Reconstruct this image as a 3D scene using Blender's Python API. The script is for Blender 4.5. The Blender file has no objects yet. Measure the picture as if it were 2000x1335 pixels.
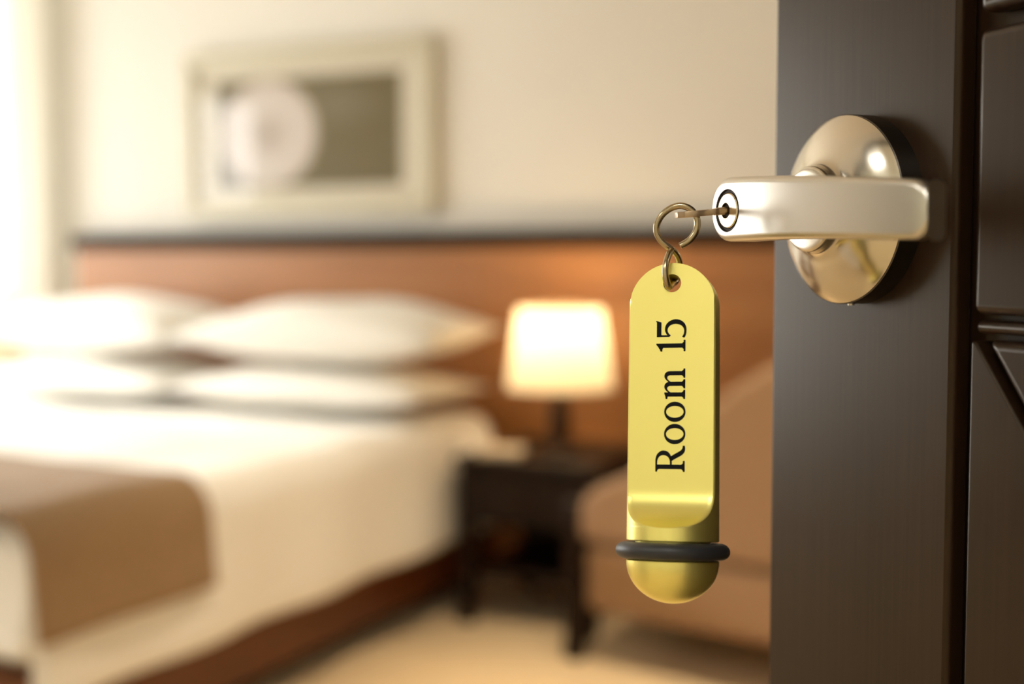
import bpy, bmesh, math, random
from mathutils import Vector, Matrix
random.seed(7)
PI = math.pi
scene = bpy.context.scene
COL = scene.collection

# ------------------------------------------------------------------ camera
CAM_H = 1.02
YAW = math.radians(25.6)
PITCH = math.atan(157 / 2500)
cam_data = bpy.data.cameras.new('camera')
cam_data.sensor_width = 36.0
cam_data.lens = 45.0
cam_data.clip_start = 0.02
cam_data.dof.use_dof = True
cam_data.dof.focus_distance = 0.463
cam_data.dof.aperture_fstop = 4.3
cam = bpy.data.objects.new('camera', cam_data)
cam.location = (0, 0, CAM_H)
cam.rotation_euler = (PI / 2 - PITCH, 0, YAW)
COL.objects.link(cam)
scene.camera = cam

# ------------------------------------------------------------------ world, exposure
scene.view_settings.view_transform = 'Standard'
scene.view_settings.look = 'None'
scene.view_settings.exposure = 0.0
scene.view_settings.gamma = 1.0
scene.view_settings.use_curve_mapping = False
world = bpy.data.worlds.new('overcast_sky')
scene.world = world
world.use_nodes = True
wn = world.node_tree.nodes['Background']
wn.inputs['Color'].default_value = (1.0, 0.995, 0.96, 1)
wn.inputs['Strength'].default_value = 9.0
scene.cycles.max_bounces = 10
scene.cycles.diffuse_bounces = 6
scene.cycles.transmission_bounces = 8
scene.cycles.transparent_max_bounces = 12
scene.cycles.sample_clamp_indirect = 6.0
scene.cycles.caustics_reflective = False
scene.cycles.caustics_refractive = False


# low hazy sun coming in through the side window onto the bed
sun_d = bpy.data.lights.new('hazy_sun', 'SUN')
sun_d.energy = 4.2
sun_d.angle = math.radians(14)
sun_d.color = (1.0, 0.97, 0.91)
sun = bpy.data.objects.new('hazy_sun', sun_d)
sun.rotation_euler = Vector((math.cos(math.radians(24)), 0.16, -math.sin(math.radians(24)))).to_track_quat('-Z', 'Y').to_euler()
sun.location = (-8, 1, 5)
COL.objects.link(sun)


def portal(name, loc, rot, sx, sy):
    l = bpy.data.lights.new(name, 'AREA')
    l.shape = 'RECTANGLE'
    l.size, l.size_y = sx, sy
    l.cycles.is_portal = True
    o = bpy.data.objects.new(name, l)
    o.location, o.rotation_euler = loc, rot
    COL.objects.link(o)


# room extents
XL, XR, YB, YF, ZC = -4.6, 1.3, 3.70, -0.09, 2.6
WIN_L = (1.05, 3.3, 0.35, 2.0)        # window in the left wall: y0 y1 z0 z1
WIN_B = (-4.5, -3.84, 0.12, 2.45)     # window in the back wall: x0 x1 z0 z1
portal('window_portal_side', (XL - 0.13, (WIN_L[0] + WIN_L[1]) / 2, (WIN_L[2] + WIN_L[3]) / 2), (0, -PI / 2, 0),
       WIN_L[3] - WIN_L[2], WIN_L[1] - WIN_L[0])
portal('window_portal_rear', ((WIN_B[0] + WIN_B[1]) / 2, YB + 0.13, (WIN_B[2] + WIN_B[3]) / 2), (-PI / 2, 0, 0),
       WIN_B[1] - WIN_B[0], WIN_B[3] - WIN_B[2])


# ------------------------------------------------------------------ materials
def lin(r, g, b):
    def c(v):
        v /= 255.0
        return v / 12.92 if v <= 0.04045 else ((v + 0.055) / 1.055) ** 2.4
    return (c(r), c(g), c(b), 1.0)


def mat(name, col, rough=0.6, metal=0.0, spec=0.5, noise=None, wood=None, bump=None, coat=0.0, aniso=0.0, sheen=0.0):
    """noise=(scale, amount); wood=(scale vec, dark colour, amount); bump=(scale, strength)"""
    m = bpy.data.materials.new(name)
    m.use_nodes = True
    nt = m.node_tree
    b = nt.nodes['Principled BSDF']
    b.inputs['Base Color'].default_value = col
    b.inputs['Roughness'].default_value = rough
    b.inputs['Metallic'].default_value = metal
    b.inputs['Specular IOR Level'].default_value = spec
    b.inputs['Coat Weight'].default_value = coat
    b.inputs['Anisotropic'].default_value = aniso
    b.inputs['Sheen Weight'].default_value = sheen
    tc = nt.nodes.new('ShaderNodeTexCoord')
    if noise:
        n = nt.nodes.new('ShaderNodeTexNoise')
        n.inputs['Scale'].default_value = noise[0]
        n.inputs['Detail'].default_value = 4
        nt.links.new(tc.outputs['Object'], n.inputs['Vector'])
        mx = nt.nodes.new('ShaderNodeMix')
        mx.data_type = 'RGBA'
        a = noise[1]
        mx.inputs[6].default_value = tuple(min(1, v * (1 - a)) for v in col[:3]) + (1,)
        mx.inputs[7].default_value = tuple(min(1, v * (1 + a)) for v in col[:3]) + (1,)
        nt.links.new(n.outputs['Fac'], mx.inputs[0])
        nt.links.new(mx.outputs[2], b.inputs['Base Color'])
    if wood:
        mp = nt.nodes.new('ShaderNodeMapping')
        mp.inputs['Scale'].default_value = wood[0]
        nt.links.new(tc.outputs['Object'], mp.inputs['Vector'])
        n = nt.nodes.new('ShaderNodeTexNoise')
        n.inputs['Scale'].default_value = 1.0
        n.inputs['Detail'].default_value = 6
        n.inputs['Roughness'].default_value = 0.65
        nt.links.new(mp.outputs['Vector'], n.inputs['Vector'])
        rp = nt.nodes.new('ShaderNodeValToRGB')
        rp.color_ramp.elements[0].position = 0.3
        rp.color_ramp.elements[1].position = 0.72
        rp.color_ramp.elements[0].color = wood[1]
        rp.color_ramp.elements[1].color = col
        nt.links.new(n.outputs['Fac'], rp.inputs['Fac'])
        nt.links.new(rp.outputs['Color'], b.inputs['Base Color'])
        if len(wood) > 2:
            rr = nt.nodes.new('ShaderNodeMapRange')
            rr.inputs['To Min'].default_value = rough + wood[2]
            rr.inputs['To Max'].default_value = rough - wood[2]
            nt.links.new(n.outputs['Fac'], rr.inputs['Value'])
            nt.links.new(rr.outputs['Result'], b.inputs['Roughness'])
    if bump:
        n = nt.nodes.new('ShaderNodeTexNoise')
        n.inputs['Scale'].default_value = bump[0]
        n.inputs['Detail'].default_value = 3
        nt.links.new(tc.outputs['Object'], n.inputs['Vector'])
        bp = nt.nodes.new('ShaderNodeBump')
        bp.inputs['Strength'].default_value = bump[1]
        bp.inputs['Distance'].default_value = 0.01
        nt.links.new(n.outputs['Fac'], bp.inputs['Height'])
        nt.links.new(bp.outputs['Normal'], b.inputs['Normal'])
    return m


def mat_translucent(name, col, trans=0.5, rough=0.9):
    m = bpy.data.materials.new(name)
    m.use_nodes = True
    nt = m.node_tree
    nt.nodes.remove(nt.nodes['Principled BSDF'])
    out = nt.nodes['Material Output']
    tc = nt.nodes.new('ShaderNodeTexCoord')
    n = nt.nodes.new('ShaderNodeTexNoise')
    n.inputs['Scale'].default_value = 60
    nt.links.new(tc.outputs['Object'], n.inputs['Vector'])
    mx = nt.nodes.new('ShaderNodeMix')
    mx.data_type = 'RGBA'
    mx.inputs[6].default_value = tuple(v * 0.96 for v in col[:3]) + (1,)
    mx.inputs[7].default_value = col
    nt.links.new(n.outputs['Fac'], mx.inputs[0])
    d = nt.nodes.new('ShaderNodeBsdfDiffuse')
    t = nt.nodes.new('ShaderNodeBsdfTranslucent')
    nt.links.new(mx.outputs[2], d.inputs['Color'])
    nt.links.new(mx.outputs[2], t.inputs['Color'])
    s = nt.nodes.new('ShaderNodeMixShader')
    s.inputs[0].default_value = trans
    nt.links.new(d.outputs[0], s.inputs[1])
    nt.links.new(t.outputs[0], s.inputs[2])
    nt.links.new(s.outputs[0], out.inputs['Surface'])
    return m


def mat_pane(name, gloss=0.08):
    m = bpy.data.materials.new(name)
    m.use_nodes = True
    nt = m.node_tree
    nt.nodes.remove(nt.nodes['Principled BSDF'])
    out = nt.nodes['Material Output']
    t = nt.nodes.new('ShaderNodeBsdfTransparent')
    g = nt.nodes.new('ShaderNodeBsdfGlossy')
    g.inputs['Roughness'].default_value = 0.03
    lw = nt.nodes.new('ShaderNodeLayerWeight')
    lw.inputs['Blend'].default_value = 0.25
    mr = nt.nodes.new('ShaderNodeMapRange')
    mr.inputs['To Min'].default_value = gloss * 0.5
    mr.inputs['To Max'].default_value = gloss * 4
    nt.links.new(lw.outputs['Fresnel'], mr.inputs['Value'])
    s = nt.nodes.new('ShaderNodeMixShader')
    nt.links.new(mr.outputs['Result'], s.inputs[0])
    nt.links.new(t.outputs[0], s.inputs[1])
    nt.links.new(g.outputs[0], s.inputs[2])
    nt.links.new(s.outputs[0], out.inputs['Surface'])
    return m


def mat_emit(name, col, strength):
    m = bpy.data.materials.new(name)
    m.use_nodes = True
    b = m.node_tree.nodes['Principled BSDF']
    b.inputs['Base Color'].default_value = (0.9, 0.9, 0.9, 1)
    b.inputs['Emission Color'].default_value = col
    b.inputs['Emission Strength'].default_value = strength
    return m


def mat_artwork():
    """flat print: olive ground with a pale mauve-grey disc and a faint swirl in it"""
    m = bpy.data.materials.new('artwork_print')
    m.use_nodes = True
    nt = m.node_tree
    b = nt.nodes['Principled BSDF']
    b.inputs['Roughness'].default_value = 0.5
    tc = nt.nodes.new('ShaderNodeTexCoord')

    def dist(cx, cz, sx, sz):
        mp = nt.nodes.new('ShaderNodeMapping')
        mp.vector_type = 'POINT'
        mp.inputs['Location'].default_value = (-cx / sx, 0, -cz / sz)
        mp.inputs['Scale'].default_value = (1 / sx, 0, 1 / sz)
        nt.links.new(tc.outputs['Object'], mp.inputs['Vector'])
        v = nt.nodes.new('ShaderNodeVectorMath')
        v.operation = 'LENGTH'
        nt.links.new(mp.outputs['Vector'], v.inputs[0])
        return v.outputs['Value']
    r1 = nt.nodes.new('ShaderNodeValToRGB')
    e = r1.color_ramp.elements
    e[0].position, e[0].color = 0.0, lin(178, 164, 152)
    e[1].position, e[1].color = 1.0, lin(104, 92, 54)
    for p, c in ((0.22, lin(190, 178, 168)), (0.45, lin(214, 204, 196)), (0.8, lin(212, 203, 196)), (0.93, lin(200, 188, 172)),
                 (0.975, lin(125, 112, 76))):
        k = e.new(p)
        k.color = c
    nt.links.new(dist(-0.165, 0.0, 0.215, 0.195), r1.inputs['Fac'])
    r2 = nt.nodes.new('ShaderNodeValToRGB')
    r2.color_ramp.elements[0].color = (1, 1, 1, 1)
    r2.color_ramp.elements[1].color = (0, 0, 0, 1)
    nt.links.new(dist(0.14, 0.09, 0.2, 0.09), r2.inputs['Fac'])
    mx = nt.nodes.new('ShaderNodeMix')
    mx.data_type = 'RGBA'
    mx.blend_type = 'ADD'
    mx.inputs[0].default_value = 0.06
    nt.links.new(r1.outputs['Color'], mx.inputs[6])
    nt.links.new(r2.outputs['Color'], mx.inputs[7])
    nt.links.new(mx.outputs[2], b.inputs['Base Color'])
    return m


M = {}
M['wall'] = mat('cream_wall_paint', lin(224, 221, 213), 0.85, noise=(3, 0.015), bump=(120, 0.05))
M['ceiling'] = mat('ceiling_paint', lin(240, 236, 226), 0.9, noise=(2, 0.01))
M['carpet'] = mat('tan_carpet', lin(244, 216, 170), 0.95, noise=(40, 0.12), bump=(400, 0.4), sheen=0.2)
M['corr_wall'] = mat('corridor_wall_paint', lin(240, 240, 230), 0.85, noise=(3, 0.015))
M['panel'] = mat('walnut_panel', lin(182, 128, 78), 0.42, wood=((1.2, 20, 14), lin(158, 104, 58), 0.05))
M['ledge'] = mat('dark_ledge_wood', lin(38, 26, 18), 0.7, spec=0.08, wood=((2, 30, 30), lin(28, 18, 12)))
M['espresso'] = mat('espresso_wood', lin(36, 22, 14), 0.4, spec=0.25, wood=((4, 30, 30), lin(25, 15, 10)))
M['bedwood'] = mat('bed_rail_wood', lin(120, 66, 30), 0.4, wood=((30, 2, 30), lin(92, 48, 22)))
M['linen'] = mat('white_linen', lin(246, 244, 238), 0.85, noise=(6, 0.02), bump=(25, 0.12), sheen=0.1)
M['mattress'] = mat('mattress_ticking', lin(226, 218, 204), 0.9, noise=(10, 0.03))
M['throw'] = mat('brown_knit_throw', lin(152, 122, 86), 0.95, noise=(45, 0.22), bump=(60, 0.8), sheen=0.25)
M['armchair'] = mat('tan_upholstery', lin(146, 112, 78), 0.9, noise=(60, 0.06), bump=(300, 0.2), sheen=0.2)
M['shade'] = mat_translucent('lamp_shade_fabric', lin(250, 238, 212), 0.6)
M['shade_rim'] = mat('shade_rim_metal', lin(150, 110, 70), 0.4, 0.8, noise=(30, 0.05))
M['lampbase'] = mat('bronze_lamp_base', lin(58, 38, 24), 0.35, 0.5, noise=(20, 0.1))
M['bulb'] = mat_emit('glowing_bulb', (1.0, 0.76, 0.46, 1), 8)
M['bulb_off'] = mat('frosted_bulb', lin(240, 236, 226), 0.3, noise=(20, 0.01))
M['curtain'] = mat_translucent('sheer_white_curtain', lin(246, 244, 236), 0.16)
M['winframe'] = mat('white_window_frame', lin(236, 234, 226), 0.4, noise=(8, 0.01))
M['pane'] = mat_pane('window_glass')
M['silverframe'] = mat('champagne_frame', lin(196, 190, 168), 0.45, 0.15, noise=(15, 0.03))
M['mountboard'] = mat('cream_mount_board', lin(222, 216, 198), 0.8, noise=(40, 0.01))
M['art'] = mat_artwork()
M['artglass'] = mat_pane('picture_glass', 0.05)
M['door'] = mat('dark_stained_door', lin(47, 31, 19), 0.31, spec=0.28, wood=((420, 60, 7), lin(34, 21, 12)))
M['door'].node_tree.nodes['Principled BSDF'].inputs['Specular Tint'].default_value = (1.0, 0.9, 0.7, 1)
M['nickel'] = mat('satin_nickel', lin(212, 204, 190), 0.19, 1.0, noise=(40, 0.03))
M['nickel_lever'] = mat('satin_nickel_lever', lin(208, 203, 194), 0.3, 1.0, noise=(40, 0.03))
M['rosette_side'] = mat('dark_rosette_side', lin(88, 82, 76), 0.35, 1.0, noise=(40, 0.05))
M['brass'] = mat('lock_brass', lin(222, 208, 182), 0.22, 1.0, noise=(60, 0.03))
M['dark'] = mat('dark_lock_gap', lin(38, 24, 16), 0.6, 0.3, noise=(50, 0.1))
M['keymetal'] = mat('key_nickel_silver', lin(190, 168, 142), 0.3, 1.0, noise=(200, 0.1))
M['ringmetal'] = mat('key_ring_steel', lin(176, 160, 130), 0.22, 1.0, noise=(300, 0.08))
M['gold'] = mat('satin_gold_anodised', lin(248, 237, 142), 0.36, 0.9, noise=(120, 0.012))
M['rubber'] = mat('black_rubber', lin(44, 45, 50), 0.45, noise=(80, 0.06))
M['ink'] = mat('black_engraving_fill', lin(18, 18, 21), 0.7, spec=0.15, noise=(1500, 0.35))
M['paper'] = mat('note_paper', lin(232, 214, 186), 0.8, noise=(20, 0.03))
M['fixture'] = mat_emit('ceiling_light_diffuser', (1.0, 0.99, 0.93, 1), 30)  # glow of the added, unseen corridor lights
M['downlens'] = mat_emit('downlight_lens', (1.0, 0.85, 0.62, 1), 12)  # glow of the added, unseen room downlights
M['fixture_rim'] = mat('fixture_rim_metal', lin(205, 200, 190), 0.3, 0.9, noise=(20, 0.02))


# ------------------------------------------------------------------ mesh helpers
class MB:
    def __init__(self):
        self.v, self.f = [], []

    def add(self, vs, fs):
        o = len(self.v)
        self.v += [tuple(p) for p in vs]
        self.f += [tuple(i + o for i in f) for f in fs]
        return self

    def box(self, x0, x1, y0, y1, z0, z1):
        return self.add([(x0, y0, z0), (x1, y0, z0), (x1, y1, z0), (x0, y1, z0), (x0, y0, z1), (x1, y0, z1), (x1, y1, z1), (x0, y1, z1)],
                        [(0, 3, 2, 1), (4, 5, 6, 7), (0, 1, 5, 4), (1, 2, 6, 5), (2, 3, 7, 6), (3, 0, 4, 7)])

    def loft(self, rings, closed=True, cap0=True, cap1=True):
        n = len(rings[0])
        vs = [p for r in rings for p in r]
        fs = []
        for i in range(len(rings) - 1):
            for j in range(n if closed else n - 1):
                k = (j + 1) % n
                fs.append((i * n + j, i * n + k, (i + 1) * n + k, (i + 1) * n + j))
        if cap0:
            fs.append(tuple(reversed(range(n))))
        if cap1:
            fs.append(tuple(range((len(rings) - 1) * n, len(rings) * n)))
        return self.add(vs, fs)

    def lathe(self, prof, n=48, axis='z', c=(0, 0, 0), cap0=True, cap1=True):
        """prof: list of (height, radius)"""
        rings = []
        for h, r in prof:
            ring = []
            for j in range(n):
                a = 2 * PI * j / n
                if axis == 'z':
                    p = (c[0] + r * math.cos(a), c[1] + r * math.sin(a), c[2] + h)
                else:                                     # axis -y : h grows towards -y
                    p = (c[0] + r * math.cos(a), c[1] - h, c[2] + r * math.sin(a))
                ring.append(p)
            rings.append(ring)
        return self.loft(rings, True, cap0, cap1)

    def tube(self, pts, rad, n=12, cap=True):
        pts = [Vector(p) for p in pts]
        rings = []
        nrm = None
        for i, p in enumerate(pts):
            t = (pts[min(i + 1, len(pts) - 1)] - pts[max(i - 1, 0)]).normalized()
            if nrm is None:
                nrm = t.orthogonal().normalized()
            nrm = (nrm - t * nrm.dot(t)).normalized()
            b = t.cross(nrm)
            r = rad(i / (len(pts) - 1)) if callable(rad) else rad
            rings.append([p + (nrm * math.cos(2 * PI * j / n) + b * math.sin(2 * PI * j / n)) * r for j in range(n)])
        return self.loft(rings, True, cap, cap)

    def prism_xz(self, pts, y0, y1):
        """polygon in x,z extruded in y"""
        n = len(pts)
        return self.loft([[(x, y0, z) for x, z in pts], [(x, y1, z) for x, z in pts]])

    def strip_xz(self, a, b, y0, y1, close=False):
        """solid between two equally long polylines in x,z"""
        n = len(a)
        for i in range(n if close else n - 1):
            k = (i + 1) % n
            self.prism_xz([a[i], a[k], b[k], b[i]], y0, y1)
        return self

    def build(self, name, m, parent=None, smooth=False, bevel=0.0, seg=3, angle=40, sub=0, curved=False):
        me = bpy.data.meshes.new(name)
        me.from_pydata(self.v, [], self.f)
        return finish(name, me, m, parent, smooth, bevel, seg, angle, sub, curved)


def finish(name, me, m, parent=None, smooth=False, bevel=0.0, seg=3, angle=40, sub=0, curved=False):
    bm = bmesh.new()
    flat = set()
    bm.from_mesh(me)
    bmesh.ops.remove_doubles(bm, verts=bm.verts, dist=1e-7)
    bmesh.ops.dissolve_degenerate(bm, edges=bm.edges, dist=1e-7)
    bmesh.ops.recalc_face_normals(bm, faces=bm.faces)
    if bevel > 0:
        es = [e for e in bm.edges if len(e.link_faces) == 2 and e.calc_face_angle(0) > math.radians(30)]
        res = bmesh.ops.bevel(bm, geom=es, offset=bevel, segments=seg, affect='EDGES', profile=0.5, clamp_overlap=True)
        rim = set(res['faces'])
        flat = {f for f in bm.faces if f not in rim and (not curved or len(f.verts) > 6)}
    if smooth or bevel > 0:
        for f in bm.faces:
            f.smooth = f not in flat
        for e in bm.edges:
            if len(e.link_faces) == 2 and e.calc_face_angle(0) > math.radians(angle):
                e.smooth = False
    bm.to_mesh(me)
    bm.free()
    me.materials.append(m)
    o = bpy.data.objects.new(name, me)
    COL.objects.link(o)
    if parent:
        o.parent = parent
    if sub:
        md = o.modifiers.new('subdivision', 'SUBSURF')
        md.levels = md.render_levels = sub
    return o


def rbox(name, m, parent, x0, x1, y0, y1, z0, z1, r=0.01, seg=3):
    return MB().box(x0, x1, y0, y1, z0, z1).build(name, m, parent, bevel=r, seg=seg)


def empty(name, loc, rz=0.0, rx=0.0):
    o = bpy.data.objects.new(name, None)
    o.location = loc
    o.rotation_euler = (rx, 0, rz)
    o.empty_display_size = 0.05
    COL.objects.link(o)
    return o


def tag(o, label=None, cat=None, group=None, kind=None):
    if label: o['label'] = label
    if cat: o['category'] = cat
    if group: o['group'] = group
    if kind: o['kind'] = kind
    return o


def part_label(o, label):
    o['label'] = label
    return o


def bake_boolean(o, cutters):
    """subtract closed cutter meshes and keep the result as plain mesh"""
    for c in cutters:
        md = o.modifiers.new('cut', 'BOOLEAN')
        md.operation = 'DIFFERENCE'
        md.solver = 'EXACT'
        md.object = c
    dg = bpy.context.evaluated_depsgraph_get()
    me = bpy.data.meshes.new_from_object(o.evaluated_get(dg))
    o.modifiers.clear()
    o.data = me
    for c in cutters:
        bpy.data.objects.remove(c)
    for e in me.polygons:
        e.use_smooth = True
    bm = bmesh.new()
    bm.from_mesh(me)
    for e in bm.edges:
        e.smooth = not (len(e.link_faces) == 2 and e.calc_face_angle(0) > math.radians(32))
    bm.to_mesh(me)
    bm.free()
    return o


def spline(pts, n=8, closed=False):
    """Catmull-Rom through pts (any dimension)"""
    out = []
    L = len(pts)
    segs = L if closed else L - 1
    for i in range(segs):
        if closed:
            p0, p1, p2, p3 = pts[i - 1], pts[i], pts[(i + 1) % L], pts[(i + 2) % L]
        else:
            p0, p1, p2, p3 = pts[max(i - 1, 0)], pts[i], pts[i + 1], pts[min(i + 2, L - 1)]
        for k in range(n):
            t = k / n
            out.append(tuple(0.5 * (2 * b + (c - a) * t + (2 * a - 5 * b + 4 * c - d) * t * t + (3 * b - a - 3 * c + d) * t ** 3)
                             for a, b, c, d in zip(p0, p1, p2, p3)))
    if not closed:
        out.append(tuple(pts[-1]))
    return out


# ================================================================== STRUCTURE
def struct(name, mb, m, **k):
    return tag(mb.build(name, m, **k), kind='structure')


CY = -2.1         # far side of the corridor
struct('floor', MB().box(XL - 0.2, XR + 0.2, CY - 0.2, YB + 0.2, -0.1, 0.0), M['carpet'])
struct('ceiling', MB().box(XL - 0.2, XR + 0.2, CY - 0.2, YB + 0.2, ZC, ZC + 0.1), M['ceiling'])
T = 0.15
b = WIN_B
struct('wall_back', MB().box(b[1], XR, YB, YB + T, 0, ZC).box(XL, b[0], YB, YB + T, 0, ZC)
       .box(b[0], b[1], YB, YB + T, 0, b[2]).box(b[0], b[1], YB, YB + T, b[3], ZC), M['wall'])
b = WIN_L
struct('wall_left', MB().box(XL - T, XL, YF - 0.12, b[0], 0, ZC).box(XL - T, XL, b[1], YB + T, 0, ZC)
       .box(XL - T, XL, b[0], b[1], 0, b[2]).box(XL - T, XL, b[0], b[1], b[3], ZC), M['wall'])
struct('wall_right', MB().box(XR, XR + T, CY, YB + T, 0, ZC), M['wall'])
OX0, OX1 = -1.15, 0.585                                         # wide entrance opening
struct('wall_front', MB().box(XL - T, OX0, YF - 0.12, YF, 0, ZC).box(OX1, XR, YF - 0.12, YF, 0, ZC)
       .box(OX0, OX1, YF - 0.12, YF, 2.16, ZC), M['wall'])
struct('wall_corridor', MB().box(-3.0, XR, CY - T, CY, 0, ZC), M['corr_wall'])
struct('wall_corridor_end', MB().box(-3.0 - T, -3.0, CY - T, YF - 0.12, 0, ZC), M['corr_wall'])
struct('trim_1', MB().box(OX0, OX0 + 0.04, YF - 0.14, YF + 0.02, 0, 2.16).box(OX1 - 0.03, OX1, YF - 0.14, YF - 0.03, 0, 2.16)
       .box(OX0, OX1, YF - 0.14, YF + 0.02, 2.12, 2.16), M['espresso'], bevel=0.004)

# side window (left wall) and rear window (behind the sheer curtain)
w = empty('window_1', (XL - 0.08, (WIN_L[0] + WIN_L[1]) / 2, WIN_L[2]))
tag(w, kind='structure')
hw, hh = (WIN_L[1] - WIN_L[0]) / 2, WIN_L[3] - WIN_L[2]
MB().box(-0.03, 0.03, -hw, -hw + 0.06, 0, hh).box(-0.03, 0.03, hw - 0.06, hw, 0, hh).box(-0.03, 0.03, -hw, hw, 0, 0.06) \
    .box(-0.03, 0.03, -hw, hw, hh - 0.06, hh).box(-0.03, 0.03, -0.03, 0.03, 0, hh).build('window_frame', M['winframe'], w)
for y0, y1 in ((-hw + 0.06, -0.03), (0.03, hw - 0.06)):
    MB().box(-0.004, 0.004, y0, y1, 0.06, hh - 0.06).build('window_pane', M['pane'], w)
w = empty('window_2', ((WIN_B[0] + WIN_B[1]) / 2, YB + 0.08, WIN_B[2]))
tag(w, kind='structure')
hw, hh = (WIN_B[1] - WIN_B[0]) / 2, WIN_B[3] - WIN_B[2]
MB().box(-hw, -hw + 0.05, -0.03, 0.03, 0, hh).box(hw - 0.05, hw, -0.03, 0.03, 0, hh).box(-hw, hw, -0.03, 0.03, 0, 0.05) \
    .box(-hw, hw, -0.03, 0.03, hh - 0.05, hh).build('window_frame', M['winframe'], w)
MB().box(-hw + 0.05, hw - 0.05, -0.004, 0.004, 0.05, hh - 0.05).build('window_pane', M['pane'], w)

# unseen corridor lights, added to brighten the gold tag and door side
for k, (lx, ly, lab) in enumerate(((0.1, -1.2, 'round glowing ceiling light in the corridor behind the door opening'),
                                   (-1.7, -1.2, 'round glowing ceiling light at the far end of the corridor'))):
    c = empty('ceiling_light', (lx, ly, ZC))
    tag(c, lab, 'ceiling light', 'corridor ceiling lights')
    MB().lathe([(0, 0.25), (-0.05, 0.25), (-0.05, 0.235), (0, 0.235)], 40, cap0=False, cap1=False).build('rim', M['fixture_rim'], c, smooth=True)
    MB().lathe([(-0.04, 0.232), (-0.06, 0.2), (-0.07, 0.1), (-0.072, 0.001)], 40, cap0=False).build('diffuser', M['fixture'], c, smooth=True)

# invented downlights in the room ceiling, added to brighten the carpet
for k, (lx, ly, lab) in enumerate(((-0.92, 2.35, 'recessed downlight in the ceiling above the carpet beside the bed'),
                                   (-0.35, 2.3, 'recessed downlight in the ceiling above the armchair side of the room'))):
    c = empty('downlight', (lx, ly, ZC))
    tag(c, lab, 'downlight', 'recessed room downlights')
    MB().lathe([(0, 0.055), (-0.006, 0.055), (-0.008, 0.05), (-0.006, 0.042), (0, 0.042)], 32, cap0=False, cap1=False).build('rim', M['fixture_rim'], c, smooth=True)
    MB().lathe([(-0.001, 0.041), (-0.004, 0.03), (-0.005, 0.001)], 32, cap0=False).build('lens', M['downlens'], c, smooth=True)
    l = bpy.data.lights.new('downlight_beam', 'SPOT')
    l.color = (1.0, 0.80, 0.56)
    l.energy = 90
    l.spot_size = math.radians(62)
    l.spot_blend = 0.6
    l.shadow_soft_size = 0.04
    lo = bpy.data.objects.new('downlight_beam', l)
    lo.location = (0, 0, -0.03)
    lo.parent = c
    COL.objects.link(lo)

# ================================================================== DOOR with lever handle
DOOR_ROT = math.radians(-41.4)
P0 = (-0.0923, 0.5004)
HZ = 1.0396                                          # handle height
S0, S1 = -0.0575, 0.862                              # free edge, hinge edge along the leaf
door = empty('door_1', (P0[0], P0[1], 0), DOOR_ROT)
tag(door, kind='structure')
DT, DZ = 0.009, 2.11                                 # relief depth, leaf height
MB().box(S0 + 0.0005, S1, DT, 0.045, 0.008, DZ).build('leaf_core', M['door'], door)
SW0, SW1 = 0.0515, 0.0602                            # groove beside the stile
rbox('stile', M['door'], door, S0, SW0, 0, DT, 0.008, DZ, 0.0022)
rbox('stile', M['door'], door, 0.745, S1, 0, DT, 0.008, DZ, 0.0022)
# raised geometric panels between the stiles
PX0, PX1 = SW1, 0.735


def panel(pts, name='panel', y0=0.0):
    return MB().prism_xz(pts, y0, DT).build(name, M['door'], door, bevel=0.0032, seg=4)


def rect_panel(z0, z1, name='panel', y0=0.0):
    return panel([(PX0, z0), (PX1, z0), (PX1, z1), (PX0, z1)], name, y0)


zA0, zA1 = HZ - 0.0375, HZ + 0.058
rect_panel(zA0, zA1)
rect_panel(HZ - 0.0440, HZ - 0.0395, 'bead', 0.0015)
rect_panel(zA1 + 0.0055, 1.56)
rect_panel(1.567, 1.573, 'bead', 0.0015)
rect_panel(1.58, DZ - 0.12)
rect_panel(DZ - 0.112, DZ)
# square field below, split by a diagonal groove
zB1, zB0 = HZ - 0.0460, 0.16
sl = 1.235
xe = PX0 + (zB1 - zB0) / sl
g = 0.0062
panel([(PX0, zB1 - 0.0006), (PX0, zB0), (min(xe, PX1), zB0), (min(xe, PX1), zB1 - 0.0006 - sl * (min(xe, PX1) - PX0 - 0.002)), (PX0 + 0.002, zB1 - 0.0006)]
      if xe > PX1 else [(PX0, zB1 - 0.0006), (PX0, zB0), (xe + 0.001, zB0), (PX0 + 0.002, zB1 - 0.0006)])
if xe > PX1:
    xe = PX1
panel([(PX0 + g, zB1), (PX1, zB1), (PX1, zB0), (PX0 + (zB1 - zB0) / sl + g, zB0)] if PX0 + (zB1 - zB0) / sl < PX1 else
      [(PX0 + g, zB1), (PX1, zB1), (PX1, zB1 - sl * (PX1 - PX0 - g))])
rect_panel(0.008, 0.152)

# --- handle
handle = empty('door_handle', (0, 0, HZ))
handle.parent = door
part_label(handle, 'satin nickel lever handle with round domed rosette and keyhole')
R = 0.0357
side = MB().lathe([(0.0, R), (0.0088, R), (0.0094, R - 0.0006)], 96, 'y', cap1=False).build('rosette_rim', M['rosette_side'], handle, smooth=True)
dome = [(0.0093, R - 0.0004), (0.0102, R - 0.0014), (0.0118, R - 0.0035), (0.0142, R - 0.0075), (0.0160, R - 0.0115),
        (0.0170, R - 0.0140), (0.0178, R - 0.0162), (0.0188, R - 0.0180), (0.0203, R - 0.0191), (0.0222, R - 0.0195),
        (0.0238, R - 0.0197), (0.0246, R - 0.0203), (0.0249, R - 0.0220)]
dome = spline(dome, 4)
MB().lathe(dome, 96, 'y', cap0=False).build('rosette', M['nickel'], handle, smooth=True, angle=60)
MB().lathe([(0.026, 0.0105), (0.044, 0.0105)], 48, 'y').build('neck', M['nickel'], handle, smooth=True)

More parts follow.
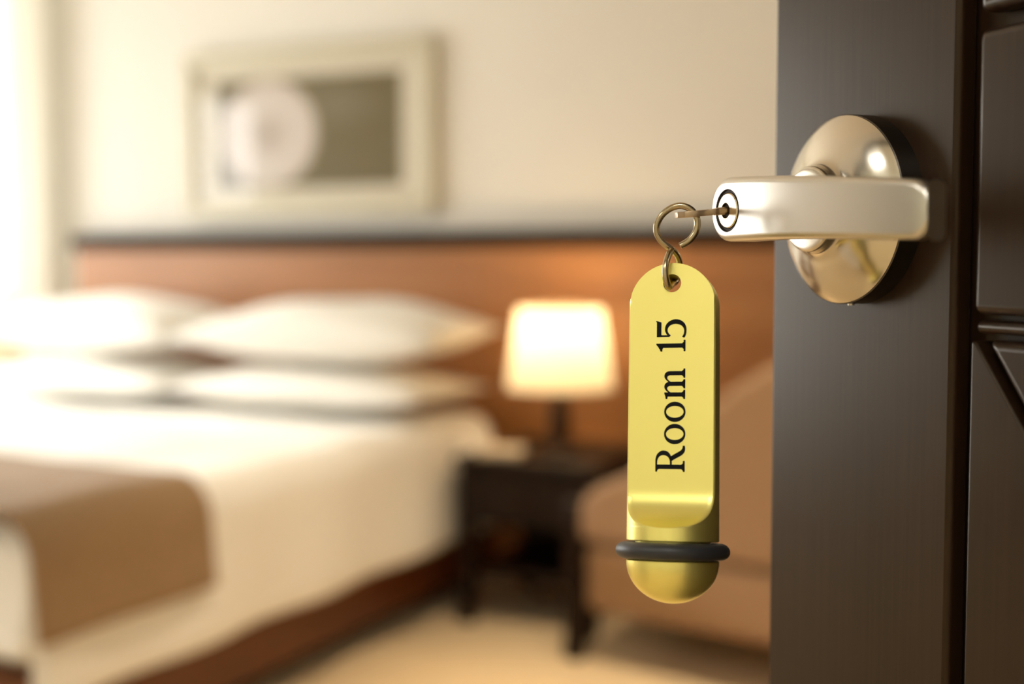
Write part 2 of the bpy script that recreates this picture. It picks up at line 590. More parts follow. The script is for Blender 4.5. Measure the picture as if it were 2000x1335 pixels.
# lever: rounded bar lofted along x
KZ = -0.0011                                         # lock centre below the spindle
HO = 0.0594                                          # outer face stand-off


def lever_mesh():
    st = []
    x0, x1 = -0.0100, 0.0935
    rc = 0.0085
    for a in [0, 8, 18, 30, 45, 60, 75, 90]:
        an = math.radians(a)
        st.append((x0 + rc * (1 - math.cos(an)), math.sin(an)))
    xs = [0.004, 0.010, 0.016, 0.022, 0.030, 0.040, 0.050, 0.058, 0.066, 0.074, 0.080, 0.085]
    st += [(x, 2.0) for x in xs]
    for a in [75, 60, 45, 30, 15, 0]:
        an = math.radians(a)
        st.append((x1 - 0.0065 + 0.0065 * math.cos(an), 2.0 + math.sin(an)))
    rings = []
    for x, k in st:
        u = max(0.0, x) / 0.10
        full = 0.0117 - 0.0027 * u
        if k <= 1.0:
            h = 0.0117 - rc + rc * k
        elif k == 2.0:
            h = full
        else:
            h = full - 0.0065 + 0.0065 * (k - 2.0)
        zc = -0.0006 - 0.0036 * u * u - 0.0005 * u
        th = 0.0155 - 0.0085 * min(1, u * 1.15)
        yo = -HO + 0.018 * max(0, u - 0.16) ** 2
        rr = 0.0026
        ring = []
        hw = th / 2
        yc = yo + hw
        for cx, cz, a0 in ((1, 1, 0), (-1, 1, 90), (-1, -1, 180), (1, -1, 270)):
            for q in range(7):
                a = math.radians(a0 + 15 * q)
                r_ = min(rr, h * 0.6, hw * 0.9)
                ring.append((x, yc + cx * (hw - r_) + r_ * math.cos(a), zc + cz * (h - r_) + r_ * math.sin(a)))
        rings.append(ring)
    return MB().loft(rings)


lever = lever_mesh().build('lever', M['nickel_lever'], handle, smooth=True, angle=50)
cut = MB().lathe([(HO - 0.006, 0.0078), (HO + 0.01, 0.0078)], 64, 'y', c=(0, 0, KZ)).build('cut', M['dark'], handle)
bpy.context.view_layer.update()
bake_boolean(lever, [cut])
MB().lathe([(HO - 0.0061, 0.00775), (HO - 0.0008, 0.00775), (HO - 0.0006, 0.0066), (HO - 0.003, 0.0066)], 64, 'y', c=(0, 0, KZ), cap1=False) \
    .build('lock_collar', M['dark'], handle, smooth=True)
cyl = MB().lathe([(HO - 0.006, 0.0064), (HO - 0.0004, 0.0064), (HO, 0.006)], 64, 'y', c=(0, 0, KZ)).build('lock_cylinder', M['brass'], handle, smooth=True)
cut = MB().lathe([(HO - 0.004, 0.0029), (HO + 0.004, 0.0029)], 40, 'y', c=(-0.0012, 0, KZ)).build('cut', M['dark'], handle)
bpy.context.view_layer.update()
bake_boolean(cyl, [cut])
plug = MB().lathe([(HO - 0.0041, 0.00285), (HO - 0.0011, 0.00285), (HO - 0.0009, 0.0026)], 40, 'y', c=(-0.0012, 0, KZ)) \
    .build('keyway_plug', M['dark'], handle, smooth=True)
MB().lathe([(0, 0.0012), (0.0008, 0.0013), (0.0012, 0.0013)], 20, c=(0.002, -0.005, -R - 0.0005)).build('set_screw', M['nickel'], handle, smooth=True)
# hinges on the near edge
for z in (0.25, 1.05, 1.85):
    MB().lathe([(-0.05, 0.006), (0.05, 0.006)], 16, c=(S1 + 0.006, 0.048, z)).build('hinge', M['nickel'], door, smooth=True)

# ================================================================== KEY
dt = Vector((math.cos(DOOR_ROT), math.sin(DOOR_ROT), 0))
dn = Vector((math.sin(DOOR_ROT), -math.cos(DOOR_ROT), 0))
K = Vector((P0[0], P0[1], HZ + KZ)) + dn * HO - dt * 0.0012
key = empty('key', K, DOOR_ROT)
tag(key, 'flat nickel key pushed into the lever keyhole, seen edge on', 'key')
key.rotation_euler = (math.radians(5.5), 0, DOOR_ROT)


def key_bow():
    out = []
    # plan outline in (x, -h), h outwards
    pl = [(-0.0018, 0.0035), (-0.0030, 0.0050), (-0.0052, 0.0072), (-0.0060, 0.0110), (-0.0056, 0.0160), (-0.0036, 0.0192),
          (0.0, 0.0202), (0.0036, 0.0192), (0.0056, 0.0160), (0.0060, 0.0110), (0.0052, 0.0072), (0.0030, 0.0050), (0.0018, 0.0035)]
    n = len(pl)
    mb = MB()
    mb.loft([[(x, -h, -0.0011) for x, h in pl], [(x, -h, 0.0011) for x, h in pl]])
    return mb


bow = key_bow().build('bow', M['keymetal'], key, bevel=0.00025, seg=2)
bpy.context.view_layer.update()
cut = MB().lathe([(-0.004, 0.0024), (0.004, 0.0024)], 32, c=(0.0, -0.0152, 0)).build('cut', M['dark'], key)
bpy.context.view_layer.update()
bake_boolean(bow, [cut])
MB().box(-0.0019, 0.0019, -0.0040, 0.0010, -0.0009, 0.0009).box(-0.0012, 0.0012, -0.0045, 0.0010, -0.0014, 0.0014) \
    .build('blade', M['keymetal'], key, bevel=0.0002, seg=1)

# ================================================================== KEY TAG
RING_O = Vector((-0.14779, 0.44189, 1.0114))          # anchor of the wire ring
TAG_O = RING_O + Vector((math.cos(YAW), math.sin(YAW), 0)) * 0.0011          # centre of the tag hole
TAG_RZ = YAW - math.radians(18.5)
TILT = math.radians(-11)
tagroot = empty('key_tag', TAG_O, TAG_RZ, TILT)
tagroot.rotation_euler[1] = math.radians(-2.2)
tagroot.scale = (0.98, 0.98, 0.988)
tag(tagroot, 'satin gold key tag marked Room 15 hanging below the door lever', 'key tag')
mm = 0.001
RR, DD = 16.5, 4.8


def tag_body():
    ztop, zc = 7.4, 7.4 - 15.85
    rows = []
    N, MA = 18, 10
    zs = []
    for i in range(15):
        a = math.radians(1.5 + (90 - 1.5) * i / 14)
        zs.append((zc + 15.85 * math.cos(a), 15.85 * math.sin(a), DD))
    for i in range(1, 7):
        zs.append((zc + (-72.0 - zc) * i / 6, 99, DD))
    zf, hf = -74.0, 13.6
    for i in range(0, 19):
        q = i / 18
        zs.append((zf - hf * q, 99, DD + (RR - 0.02 - DD) * (0.75 * q ** 2 + 0.25 * q ** 6)))
    rings = []
    for z, w, d in zs:
        xe = math.sqrt(max(RR * RR - d * d, 0.01))
        ch = min(0.45, xe * 0.3)
        front = []

        def cl(x):
            return max(-w, min(w, x))
        ring = []
        # front face (y = -d), left to right
        for i in range(N + 1):
            ring.append((cl(-(xe - ch) + 2 * (xe - ch) * i / N), -d))
        # right side arc from front edge to back edge
        a0 = math.asin(min(1, (d - ch * 0.8) / RR))
        a1 = math.asin(DD / RR) if True else a0
        for i in range(MA + 1):
            a = a0 + (-a1 - a0) * i / MA
            ring.append((cl(RR * math.cos(a)), -RR * math.sin(a)))
        # back: plate stays flat at +DD until the foot
        xb = math.sqrt(RR * RR - DD * DD) - 0.45
        db = d
        if d <= DD + 1e-6:
            for i in range(N + 1):
                ring.append((cl(xb - 2 * xb * i / N), DD + 0.0))
        else:
            xb2 = max(0.05, math.sqrt(max(RR * RR - d * d, 0.01)) * 0.97)
            # back surface follows the same fillet
            for i in range(N + 1):
                x = xb - 2 * xb * i / N
                y = min(d, math.sqrt(max(RR * RR - x * x, 0)))
                ring.append((cl(x), max(y, DD)))
        for i in range(MA + 1):
            a = -a1 + (a0 + a1) * i / MA
            ring.append((cl(-RR * math.cos(a)), -RR * math.sin(a)))
        rings.append([(x * mm, y * mm, z * mm) for x, y in ring])
    return MB().loft(rings)


body = tag_body().build('plate', M['gold'], tagroot, smooth=True, angle=28)
cut = MB()
cut.lathe([(-0.02, 0.0033), (0.02, 0.0033)], 48, 'y')
cut = cut.build('cut', M['gold'], tagroot)
bpy.context.view_layer.update()
bake_boolean(body, [cut])
# foot of the rod, groove and rounded end
foot = [(-87.6, 0.01), (-87.6, RR), (-92.0, RR), (-92.3, RR - 0.4), (-92.4, 13.4), (-98.8, 13.4), (-98.9, RR - 0.4), (-99.2, RR)]
foot = [(z * mm, r * mm) for z, r in foot]
MB().lathe(foot, 80, cap0=False, cap1=False).build('foot', M['gold'], tagroot, smooth=True, angle=30)
dm = [(-99.2 * mm, RR * mm)]
for i in range(1, 25):
    a = math.radians(90 * i / 24)
    dm.append(((-99.4 - 14.7 * math.sin(a)) * mm, max(RR * math.cos(a), 0.02) * mm))
MB().lathe(dm, 80, cap0=False).build('end_knob', M['gold'], tagroot, smooth=True, angle=50)
# rubber bumper ring
rings = []
for i in range(96):
    a = 2 * PI * i / 96
    rings.append([((16.9 + 3.5 * math.cos(q)) * math.cos(a) * mm, (16.9 + 3.5 * math.cos(q)) * math.sin(a) * mm,
                   (-95.7 + 3.0 * math.sin(q)) * mm) for q in [2 * PI * j / 28 for j in range(28)]])
rings.append(rings[0])
part_label(MB().loft(rings, True, False, False).build('rubber_ring', M['rubber'], tagroot, smooth=True), 'black rubber bumper ring')

# --- lettering, drawn by hand in units of photo height (cap height 56), reading upwards
US = 1 / 5.411 * mm
U0, V0 = -68.0 * mm, 5.1 * mm


class Glyph:
    def __init__(self, u):
        self.u, self.mb = u, MB()

    def tr(self, p):
        u, v = p
        return (V0 - v * US * 1.03, U0 + (self.u + u) * US)

    def poly(self, *pts):
        self.mb.prism_xz([self.tr(p) for p in pts], -(DD + 0.07) * mm, -(DD - 0.3) * mm)
        return self

    def strip(self, a, b, close=False, n=6):
        a, b = spline(a, n, close), spline(b, n, close)
        self.mb.strip_xz([self.tr(p) for p in a], [self.tr(p) for p in b], -(DD + 0.07) * mm, -(DD - 0.3) * mm, close)
        return self

    def serif(self, u0, u1, v0, v1):
        e = 0.8
        return self.poly((u0, v0), (u1, v0), (u1 + e, (v0 + v1) / 2), (u1, v1), (u0, v1), (u0 - e, (v0 + v1) / 2))

    def foot(self, u0, u1, s0, s1, up=True, v=0.0):
        s = 1 if up else -1
        self.serif(u0, u1, v, v + 3.7 * s)
        self.poly((s0 - 3, v + 3.4 * s), (s0, v + 6.6 * s), (s0, v + 3.0 * s))
        self.poly((s1 + 3, v + 3.4 * s), (s1, v + 6.6 * s), (s1, v + 3.0 * s))
        return self

    def done(self):
        return part_label(self.mb.build('letter', M['ink'], tagroot), 'black engraved letter')


def glyph_R(u):
    g = Glyph(u)
    g.poly((5.6, 0), (14.2, 0), (14.2, 56), (5.6, 56)).foot(1.0, 21.0, 5.6, 14.2)
    g.serif(1.0, 10, 52.4, 56)
    g.poly((3, 52.6), (5.6, 50.0), (5.6, 54))
    g.strip([(12, 56), (19, 56), (26, 55.6), (34.4, 52.5), (40, 46), (41.2, 40), (39.0, 32.6), (33, 27.4), (25, 25.0), (18, 24.6), (12, 24.6)],
            [(12, 52.4), (18, 52.5), (22.6, 52.0), (28, 49.6), (31.4, 45.3), (32.2, 40.4), (30.8, 35.0), (27.2, 30.8), (22.2, 28.7), (17, 28.3), (12, 28.3)])
    g.strip([(28.5, 28.5), (31.2, 25), (35.7, 17.4), (40, 10), (43.6, 6.0), (47, 4.4), (50.6, 4.0)],
            [(18.0, 27.5), (21.4, 24.5), (26.4, 16.2), (31, 8.0), (36.2, 2.0), (43, -0.6), (50.6, 0.0)])
    return g.done()


def glyph_o(u):
    g = Glyph(u)
    A, B_ = [], []
    for i in range(20):
        a = 2 * PI * i / 20
        A.append((19.35 + 19.6 * math.cos(a), 19.5 + 20.4 * math.sin(a)))
        B_.append((19.35 + 11.3 * math.cos(a), 19.5 + 16.7 * math.sin(a)))
    return g.strip(A, B_, True, 3).done()


def glyph_m(u):
    g = Glyph(u)
    for s in (5.0, 25.7, 46.4):
        top = 36 if s < 10 else 30
        g.poly((s, 0), (s + 8.2, 0), (s + 8.2, top), (s, top)).foot(s - 4.4, s + 12.6, s, s + 8.2)
    g.poly((0.2, 34.2), (5.0, 33.6), (13.2, 33), (13.2, 40.1), (10.8, 40.1), (5.5, 38.1), (0.2, 37.4))
    for s in (13.0, 33.7):
        g.strip([(s, 32.6), (s + 3.5, 36.6), (s + 8.0, 39.6), (s + 12.6, 40.0), (s + 17.4, 38.0), (s + 20.2, 33.8), (s + 20.9, 29.0)],
                [(s, 27.8), (s + 2.8, 31.6), (s + 5.8, 34.0), (s + 8.4, 34.6), (s + 10.8, 33.4), (s + 12.2, 31.3), (s + 12.7, 29.0)])
    return g.done()


def glyph_1(u):
    g = Glyph(u)
    g.poly((7.6, 0), (16.2, 0), (16.2, 56.4), (13.8, 56.4), (7.6, 51)).foot(1.0, 22.4, 7.6, 16.2)
    g.poly((0.4, 44.6), (4.5, 44.6), (8.6, 42.5), (8.6, 52.8), (5.0, 49.8), (0.4, 48.0))
    return g.done()


def glyph_5(u):
    g = Glyph(u)
    g.poly((2.6, 55.6), (6.4, 55.6), (6.2, 28.8), (2.6, 31.6))
    g.poly((2.6, 55.6), (32.0, 55.6), (33.2, 57.4), (35.0, 56.6), (31.6, 46.8), (3.6, 46.8))
    g.strip([(3.0, 32.0), (9.5, 37.6), (17, 39.9), (26.4, 38), (33.8, 31.2), (37.4, 20.8), (35.8, 10.6), (30, 2.8), (21.5, -1.2), (12, -1.5), (5, 0.0), (0.6, 2.8)],
            [(5.8, 28.6), (10.5, 33.0), (15.6, 34.8), (21.5, 33.2), (26.2, 28.2), (28.2, 20), (26.6, 11.4), (22.8, 6.0), (17.6, 3.2), (12, 3.0), (7, 4.2), (2.6, 6.8)])
    return g.done()


glyph_R(0.0)
glyph_o(53.6)
glyph_o(96.4)
glyph_m(140.2)
glyph_1(232.8)
glyph_5(259.0)

# ================================================================== KEY RING (twisted double-loop wire)
kr = empty('key_ring', RING_O, YAW - math.radians(12))
up_loop = [(3.0, -0.5, 14.2), (4.6, -0.3, 15.1), (6.6, -0.2, 16.6), (8.4, 0, 19.2), (9.0, 0.2, 22.4), (8.2, 0.2, 25.4), (5.9, 0.2, 27.7), (2.8, 0.2, 28.6),
           (-0.6, 0.1, 27.7), (-3.6, 0, 25.4), (-5.4, 0, 22.2), (-5.5, 0.2, 19.0), (-4.1, 0.4, 16.2), (-1.9, 0.8, 14.2), (0.2, 1.8, 12.6), (1.7, 4.0, 10.4),
           (2.2, 6.4, 7.4), (1.8, 7.4, 4.2), (1.0, 6.2, 1.6), (0.3, 3.0, 0.7), (0.0, 0.0, 0.5), (-0.2, -3.4, -0.2), (-0.6, -6.0, -0.2), (-1.3, -7.4, 2.0),
           (-1.7, -7.4, 5.0), (-1.5, -6.2, 8.2), (-0.9, -4.0, 10.8), (-0.2, -1.8, 12.4)]
pts = spline([(x * mm, y * mm, z * mm) for x, y, z in up_loop], 8)
kr_wire = MB().tube(pts, 1.22 * mm, 16).build('wire', M['ringmetal'], kr, smooth=True)
tag(kr, 'twisted steel wire ring joining the key and the gold tag', 'key ring')

# ================================================================== HEADBOARD PANELLING
hb = empty('headboard', (-1.2, YB - 0.032, 0))
tag(hb, 'long brown wooden headboard panel with a dark ledge along the wall', 'headboard')
hx0, hx1 = -3.56 + 1.2, XR + 1.19
seams = [hx0, hx0 + 2.42, hx0 + 4.0, hx1]
for a, c in zip(seams[:-1], seams[1:]):
    rbox('panel', M['panel'], hb, a + 0.001, c - 0.001, -0.025, 0.03, 0.0, 1.0655, 0.003, 2)
rbox('ledge', M['ledge'], hb, hx0 - 0.01, hx1, -0.05, 0.03, 1.066, 1.118, 0.004, 2)

# ================================================================== PICTURE
pc = empty('picture', (-2.55, YB - 0.001, 1.178))
tag(pc, 'framed landscape picture of a pale disc on olive ground, on cream wall', 'picture')
pw, ph, fw = 0.51, 0.575, 0.048


def frame_rail(p, y0, y1):
    return MB().prism_xz(p, y0, y1).build('frame_rail', M['silverframe'], pc, bevel=0.006, seg=2)


o_, i_ = (pw, ph), fw
frame_rail([(-pw, 0), (pw, 0), (pw - i_, i_), (-pw + i_, i_)], -0.04, 0)
frame_rail([(-pw, ph), (-pw + i_, ph - i_), (pw - i_, ph - i_), (pw, ph)], -0.04, 0)
frame_rail([(-pw, 0), (-pw + i_, i_), (-pw + i_, ph - i_), (-pw, ph)], -0.04, 0)
frame_rail([(pw, 0), (pw, ph), (pw - i_, ph - i_), (pw - i_, i_)], -0.04, 0)
mo = MB()
ax0, ax1, az0, az1 = -0.375, 0.385, 0.098, 0.098 + 0.375
mo.box(-pw + i_, ax0, -0.020, -0.006, i_, ph - i_).box(ax1, pw - i_, -0.020, -0.006, i_, ph - i_) \
  .box(ax0, ax1, -0.020, -0.006, i_, az0).box(ax0, ax1, -0.020, -0.006, az1, ph - i_)
mo.build('mount_board', M['mountboard'], pc)
pr = MB().box(ax0 - 0.01, ax1 + 0.01, -0.006, -0.002, -0.2, 0.2).build('print', M['art'], pc)
pr.location = (0, 0, (az0 + az1) / 2)
part_label(pr, 'print of a pale round disc on olive brown ground')
MB().box(-pw + i_ - 0.003, pw - i_ + 0.003, -0.027, -0.0245, i_ - 0.003, ph - i_ + 0.003).build('glass', M['artglass'], pc)

# ================================================================== CURTAIN
cu = empty('curtain', (-4.09, YB - 0.07, 0))
tag(cu, 'white sheer curtain glowing in front of the window beside the headboard', 'curtain')
cw = 0.43
rings = []
NX = 160
for zi in range(9):
    z = 0.02 + (2.5 - 0.02) * zi / 8
    row = []
    for i in range(NX + 1):
        u = i / NX
        row.append((-cw + 2 * cw * u, 0.028 * math.sin(u * 2 * PI * 11 + 0.4 * math.sin(zi * 0.7)) + 0.006 * math.sin(u * 37), z))
    rings.append(row)
MB().loft(rings, False, False, False).build('sheer', M['curtain'], cu, smooth=True, angle=180)
MB().tube([(-cw - 0.02, 0, 2.51), (cw + 0.0, 0, 2.51)], 0.012, 12).build('curtain_rod', M['fixture_rim'], cu, smooth=True)

# ================================================================== BED
BX0, BX1, BY0, BY1, BZ = -3.50, -1.74, 1.66, 3.58, 0.548
bed = empty('bed', ((BX0 + BX1) / 2, (BY0 + BY1) / 2, 0))
tag(bed, 'wide double bed with brown wooden rail against the headboard', 'bed')
bw, bl = (BX1 - BX0) / 2, (BY1 - BY0) / 2
for sx in (-1, 1):
    xa = sx * (bw - 0.05)
    rbox('side_rail', M['bedwood'], bed, min(xa, xa - sx * 0.04), max(xa, xa - sx * 0.04), -bl + 0.02, bl, 0.06, 0.27, 0.006)
rbox('foot_rail', M['bedwood'], bed, -bw + 0.092, bw - 0.092, -bl + 0.02, -bl + 0.06, 0.06, 0.27, 0.006)
rbox('plinth', M['espresso'], bed, -bw + 0.14, bw - 0.14, -bl + 0.12, bl - 0.02, 0.0, 0.10, 0.004)
rbox('box_base', M['mattress'], bed, -bw + 0.095, bw - 0.095, -bl + 0.065, bl - 0.01, 0.105, 0.30, 0.01)
rbox('mattress', M['mattress'], bed, -bw + 0.03, bw - 0.03, -bl + 0.04, bl - 0.01, 0.305, BZ - 0.03, 0.05, 4)


def drape(name, m, x0, x1, y0, y1, ztop, hang_x, hang_y0, hang_y1, r, thick, wob, seed, n=110):
    """a cloth lying on a box top with its sides hanging down; rounded over the edges"""
    def prof(a, lo, hi, hlo, hhi):
        # returns position and drop for arc-length-like parameter a
        if a < lo + r:
            d = (lo + r) - a
            ang = d / r
            if ang < PI / 2:
                return lo + r - r * math.sin(ang), r * (1 - math.cos(ang))
            e = d - r * PI / 2
            return lo - 0.05 * e, r + e
        if a > hi - r:
            d = a - (hi - r)
            ang = d / r
            if ang < PI / 2:
                return hi - r + r * math.sin(ang), r * (1 - math.cos(ang))
            e = d - r * PI / 2
            return hi + 0.05 * e, r + e
        return a, 0.0
    rnd = random.Random(seed)
    ph_ = [rnd.uniform(0, 6.28) for _ in range(8)]
    ext = r * (PI / 2 - 1)
    a0, a1 = x0 - max(hang_x - r, 0) - ext, x1 + max(hang_x - r, 0) + ext
    b0 = y0 - max(hang_y0 - r, 0) - ext if hang_y0 else y0
    b1 = y1 + max(hang_y1 - r, 0) + ext if hang_y1 else y1
    rows = []
    for j in range(n + 1):
        b_ = b0 + (b1 - b0) * j / n
        row = []
        for i in range(n + 1):
            a = a0 + (a1 - a0) * i / n
            x, da = prof(a, x0, x1, 0, 0)
            if hang_y0 or hang_y1:
                y, db = prof(b_, y0 if hang_y0 else -99, y1 if hang_y1 else 99, 0, 0)
            else:
                y, db = b_, 0.0
            d = max(da, db)
            z = ztop - d
            wv = wob * (math.sin(b_ * 9 + ph_[0]) * math.sin(a * 5 + ph_[1]) + 0.6 * math.sin(b_ * 17 + a * 6 + ph_[2]) + 0.4 * math.sin(a * 21 + ph_[3]))
            if da > r:
                x += (1 if a > 0.5 * (x0 + x1) else -1) * (0.6 * wob + wob * math.sin(b_ * 14 + ph_[4])) * min(1, (da - r) * 5)
            else:
                z += wv * 0.5
            if db > r:
                y -= (1 if b_ < 0.5 * (y0 + y1) else -1) * (0.6 * wob + wob * math.sin(a * 14 + ph_[5])) * min(1, (db - r) * 5)
            row.append((x, y, z))
        rows.append(row)
    mb = MB().loft(rows, False, False, False)
    me = bpy.data.meshes.new(name)
    me.from_pydata(mb.v, [], mb.f)
    for p in me.polygons:
        p.use_smooth = True
    me.materials.append(m)
    o = bpy.data.objects.new(name, me)
    COL.objects.link(o)
    s = o.modifiers.new('thickness', 'SOLIDIFY')
    s.thickness = thick
    s.offset = 1.0
    return o


cv = drape('coverlet', M['linen'], BX0 - 0.005, BX1 + 0.005, BY0 - 0.01, BY1 - 0.12, BZ + 0.0, 0.325, 0.23, 0, 0.07, 0.012, 0.010, 3)
tag(cv, 'white coverlet spread over the bed with its sides hanging down', 'coverlet')
th = drape('throw_blanket', M['throw'], BX0 - 0.035, BX1 + 0.032, BY0 - 0.04, BY0 + 0.44, BZ + 0.026, 0.225, 0.0, 0, 0.085, 0.012, 0.006, 5)
tag(th, 'brown textured throw laid across the foot of the white bed', 'throw')


def pillow(loc, w, d, h, rz, label, seed, rx=0.0):
    n = 28
    rnd = random.Random(seed)
    ph_ = [rnd.uniform(0, 6.28) for _ in range(4)]
    mb = MB()
    grids = []
    for s in (1, -1):
        rows = []
        for j in range(n + 1):
            v = -1 + 2 * j / n
            row = []
            for i in range(n + 1):
                u = -1 + 2 * i / n
                pu = (1 - abs(u) ** 2.2)
                pv = (1 - abs(v) ** 2.6)
                hgt = (max(pu, 0) * max(pv, 0)) ** 0.62
                x = u * w / 2 * (1 - 0.05 * (1 - v * v) * abs(u) ** 6) * 1.0
                y = v * d / 2 * (1 - 0.06 * (1 - u * u) * abs(v) ** 6)
                z = s * h / 2 * hgt * (1.0 if s > 0 else 0.8)
                z += 0.008 * hgt * math.sin(u * 5 + ph_[0]) * math.sin(v * 4 + ph_[1])
                row.append((x, y, z))
            rows.append(row)
        mb.loft(rows, False, False, False)
    o = mb.build('pillow', M['linen'], smooth=True, angle=120)
    o.location, o.rotation_euler = loc, (rx, 0, rz)
    tag(o, label, 'pillow', 'white pillows at the head of the bed')
    return o


pz = BZ + 0.028
pillow((-2.19, 3.27, pz + 0.059), 0.88, 0.50, 0.14, 0.0, 'lower white pillow of the stack beside the lit lamp', 1)
pillow((-2.17, 3.30, pz + 0.224), 0.90, 0.50, 0.205, 0.02, 'upper white pillow of the stack beside the lit lamp', 2, math.radians(3))
pillow((-3.07, 3.27, pz + 0.059), 0.86, 0.50, 0.14, 0.0, 'lower white pillow of the stack nearest the curtain', 3)
pillow((-3.08, 3.30, pz + 0.224), 0.88, 0.50, 0.205, -0.02, 'upper white pillow of the stack nearest the curtain', 4, math.radians(3))


# ================================================================== NIGHTSTANDS, LAMPS
def nightstand(x0, x1, y0, y1, zt, label):
    r_ = empty('nightstand', ((x0 + x1) / 2, (y0 + y1) / 2, 0))
    tag(r_, label, 'nightstand', 'nightstands beside the bed')
    w, d = (x1 - x0) / 2, (y1 - y0) / 2
    rbox('top', M['espresso'], r_, -w, w, -d, d, zt - 0.028, zt, 0.005)
    rbox('body', M['espresso'], r_, -w + 0.03, w - 0.03, -d + 0.035, d - 0.015, zt - 0.19, zt - 0.029, 0.004)
    dr = rbox('drawer', M['espresso'], r_, -w + 0.045, w - 0.045, -d + 0.018, -d + 0.034, zt - 0.178, zt - 0.042, 0.003)
    k = MB().lathe([(0, 0.006), (0.012, 0.006), (0.016, 0.013), (0.024, 0.012), (0.026, 0.001)], 20, 'y', c=(0, -d + 0.018, zt - 0.11))
    k.build('knob', M['lampbase'], dr, smooth=True)
    for sx in (-1, 1):
        for sy in (-1, 1):
            xa, ya = sx * (w - 0.012), sy * (d - 0.012)
            rbox('leg', M['espresso'], r_, min(xa, xa - sx * 0.04), max(xa, xa - sx * 0.04), min(ya, ya - sy * 0.04), max(ya, ya - sy * 0.04), 0, zt - 0.0285, 0.003)
    rbox('shelf', M['espresso'], r_, -w + 0.045, w - 0.045, -d + 0.045, d - 0.045, 0.13, 0.155, 0.003)
    rbox('back_panel', M['espresso'], r_, -w + 0.055, w - 0.055, d - 0.05, d - 0.035, 0.156, zt - 0.192, 0.002)
    return r_


NZ = 0.475
nightstand(-1.69, -1.255, 3.14, 3.62, NZ, 'dark wooden nightstand under the lit table lamp')
nightstand(-3.98, -3.56, 3.10, 3.58, NZ, 'dark wooden nightstand between the bed and the curtain')


def table_lamp(x, y, z, lit, label):
    r_ = empty('table_lamp', (x, y, z))
    tag(r_, label, 'lamp', 'bedside table lamps')
    MB().lathe([(0, 0.001), (0, 0.075), (0.012, 0.075), (0.018, 0.068), (0.022, 0.03)], 40, cap0=False).build('base', M['lampbase'], r_, smooth=True)
    MB().lathe([(0.02, 0.03), (0.03, 0.028), (0.05, 0.031), (0.10, 0.031), (0.14, 0.027), (0.17, 0.022), (0.19, 0.014), (0.215, 0.012)], 32) \
        .build('stem', M['lampbase'], r_, smooth=True)
    zb, zt = 0.177, 0.414
    rb, rt = 0.155, 0.119
    prof = [(zb, rb), (zb + 0.004, rb)] + [(zb + (zt - zb) * i / 8, rb + (rt - rb) * i / 8) for i in range(1, 9)]
    sh = MB().lathe(prof[1:], 64, cap0=False, cap1=False).build('lamp_shade', M['shade'], r_, smooth=True)
    part_label(sh, 'tapered cream fabric shade' + (' glowing warm' if lit else ''))
    for zz, rr in ((zb + 0.004, rb), (zt, rt)):
        ring = []
        for i in range(65):
            a = 2 * PI * i / 64
            ring.append([((rr + 0.0025 * math.cos(q)) * math.cos(a), (rr + 0.0025 * math.cos(q)) * math.sin(a), zz + 0.0025 * math.sin(q))
                         for q in [2 * PI * j / 8 for j in range(8)]])
        MB().loft(ring, True, False, False).build('shade_rim', M['shade_rim'], r_, smooth=True)
    for a in (0, 2 * PI / 3, 4 * PI / 3):
        MB().tube([(0, 0, zt - 0.01), ((rt - 0.002) * math.cos(a), (rt - 0.002) * math.sin(a), zt - 0.004)], 0.0018, 6).build('shade_spoke', M['shade_rim'], r_)
    MB().tube([(0, 0, zt - 0.008), (0, 0.0, 0.33)], 0.003, 8).build('harp', M['shade_rim'], r_)
    MB().lathe([(0.213, 0.013), (0.24, 0.014), (0.255, 0.022), (0.275, 0.029), (0.295, 0.027), (0.312, 0.015), (0.318, 0.001)], 24) \
        .build('bulb', M['bulb'] if lit else M['bulb_off'], r_, smooth=True)
    if lit:
        l = bpy.data.lights.new('lamp_glow', 'POINT')
        l.color = (1.0, 0.73, 0.43)
        l.energy = 4.5
        l.shadow_soft_size = 0.035
        lo = bpy.data.objects.new('lamp_glow', l)
        lo.location = (0, 0, 0.365)
        lo.parent = r_
        COL.objects.link(lo)
    return r_


table_lamp(-1.462, 3.37, NZ, True, 'lit table lamp with warm glowing shade on the dark nightstand')
table_lamp(-3.735, 3.34, NZ, False, 'unlit table lamp in front of the white sheer curtain')

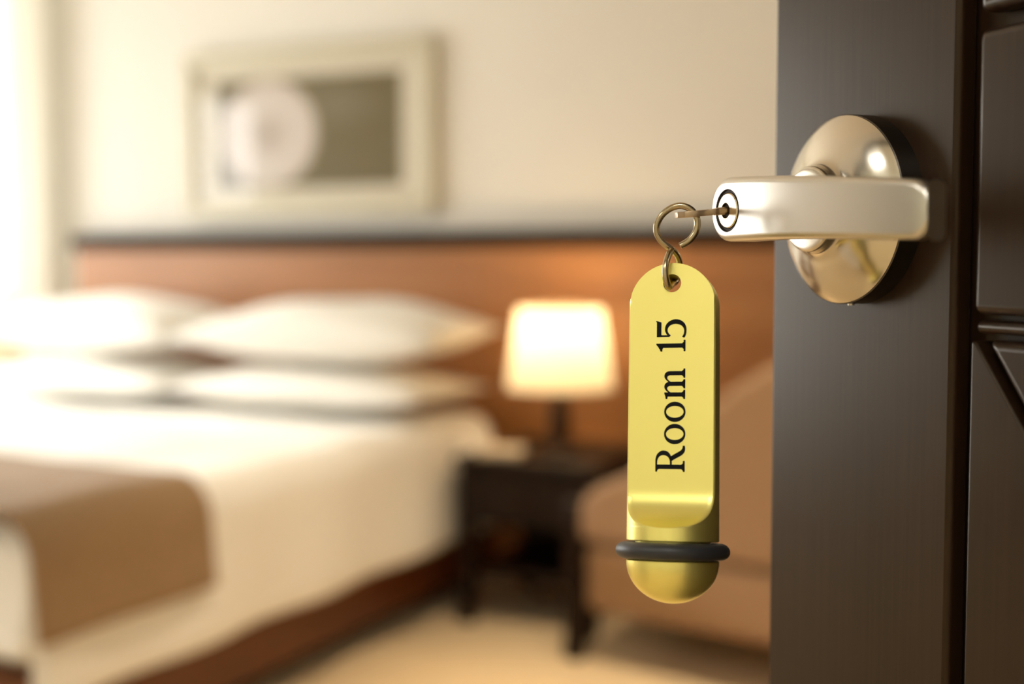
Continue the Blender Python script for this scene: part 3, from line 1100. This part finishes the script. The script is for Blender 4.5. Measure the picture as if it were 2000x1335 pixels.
np_ = empty('notepad', (-1.575, 3.22, NZ), math.radians(12))
tag(np_, 'small pale notepad lying on the nightstand by the lamp', 'notepad')
rbox('pages', M['paper'], np_, -0.06, 0.06, -0.045, 0.045, 0.003, 0.022, 0.001, 1)
rbox('cover', M['armchair'], np_, -0.061, 0.061, -0.046, 0.046, 0.0, 0.003, 0.0008, 1)

# ================================================================== ARMCHAIR
ac = empty('armchair', (-1.235, 2.96, 0), math.radians(-12))
tag(ac, 'tan upholstered low armchair with dark legs beside the nightstand', 'armchair')
AL, AD = 0.78, 0.64
rbox('seat_base', M['armchair'], ac, 0.015, AL, 0.01, AD - 0.01, 0.135, 0.31, 0.025)


def arm(y0, y1):
    top = [(0.0, 0.315), (0.0, 0.40), (0.015, 0.435), (0.06, 0.462), (0.13, 0.492), (0.22, 0.555), (0.32, 0.64), (0.42, 0.725), (0.52, 0.785),
           (0.62, 0.82), (0.72, 0.835), (0.80, 0.835), (0.84, 0.81), (0.85, 0.77), (0.83, 0.315)]
    return MB().prism_xz(top, y0, y1).build('arm', M['armchair'], ac, bevel=0.028, seg=4, angle=60, curved=True)


arm(0.0, 0.11)
arm(AD - 0.11, AD)
rbox('seat_cushion', M['armchair'], ac, 0.005, 0.62, 0.115, AD - 0.115, 0.312, 0.435, 0.035, 4)
rbox('backrest', M['armchair'], ac, 0.625, 0.845, 0.115, AD - 0.115, 0.315, 0.82, 0.05, 4)
for ly in (0.005, AD - 0.05):                       # square front posts reach up past the seat
    rbox('leg', M['espresso'], ac, -0.046, -0.001, ly, ly + 0.045, 0.0, 0.41, 0.004, 2)
for lx in (0.70,):
    for ly in (0.02, AD - 0.06):
        MB().loft([[(lx + 0.006, ly + 0.006, 0), (lx + 0.032, ly + 0.006, 0), (lx + 0.032, ly + 0.032, 0), (lx + 0.006, ly + 0.032, 0)],
                   [(lx, ly, 0.134), (lx + 0.045, ly, 0.134), (lx + 0.045, ly + 0.045, 0.134), (lx, ly + 0.045, 0.134)]]) \
            .build('leg', M['espresso'], ac, bevel=0.003, seg=2)
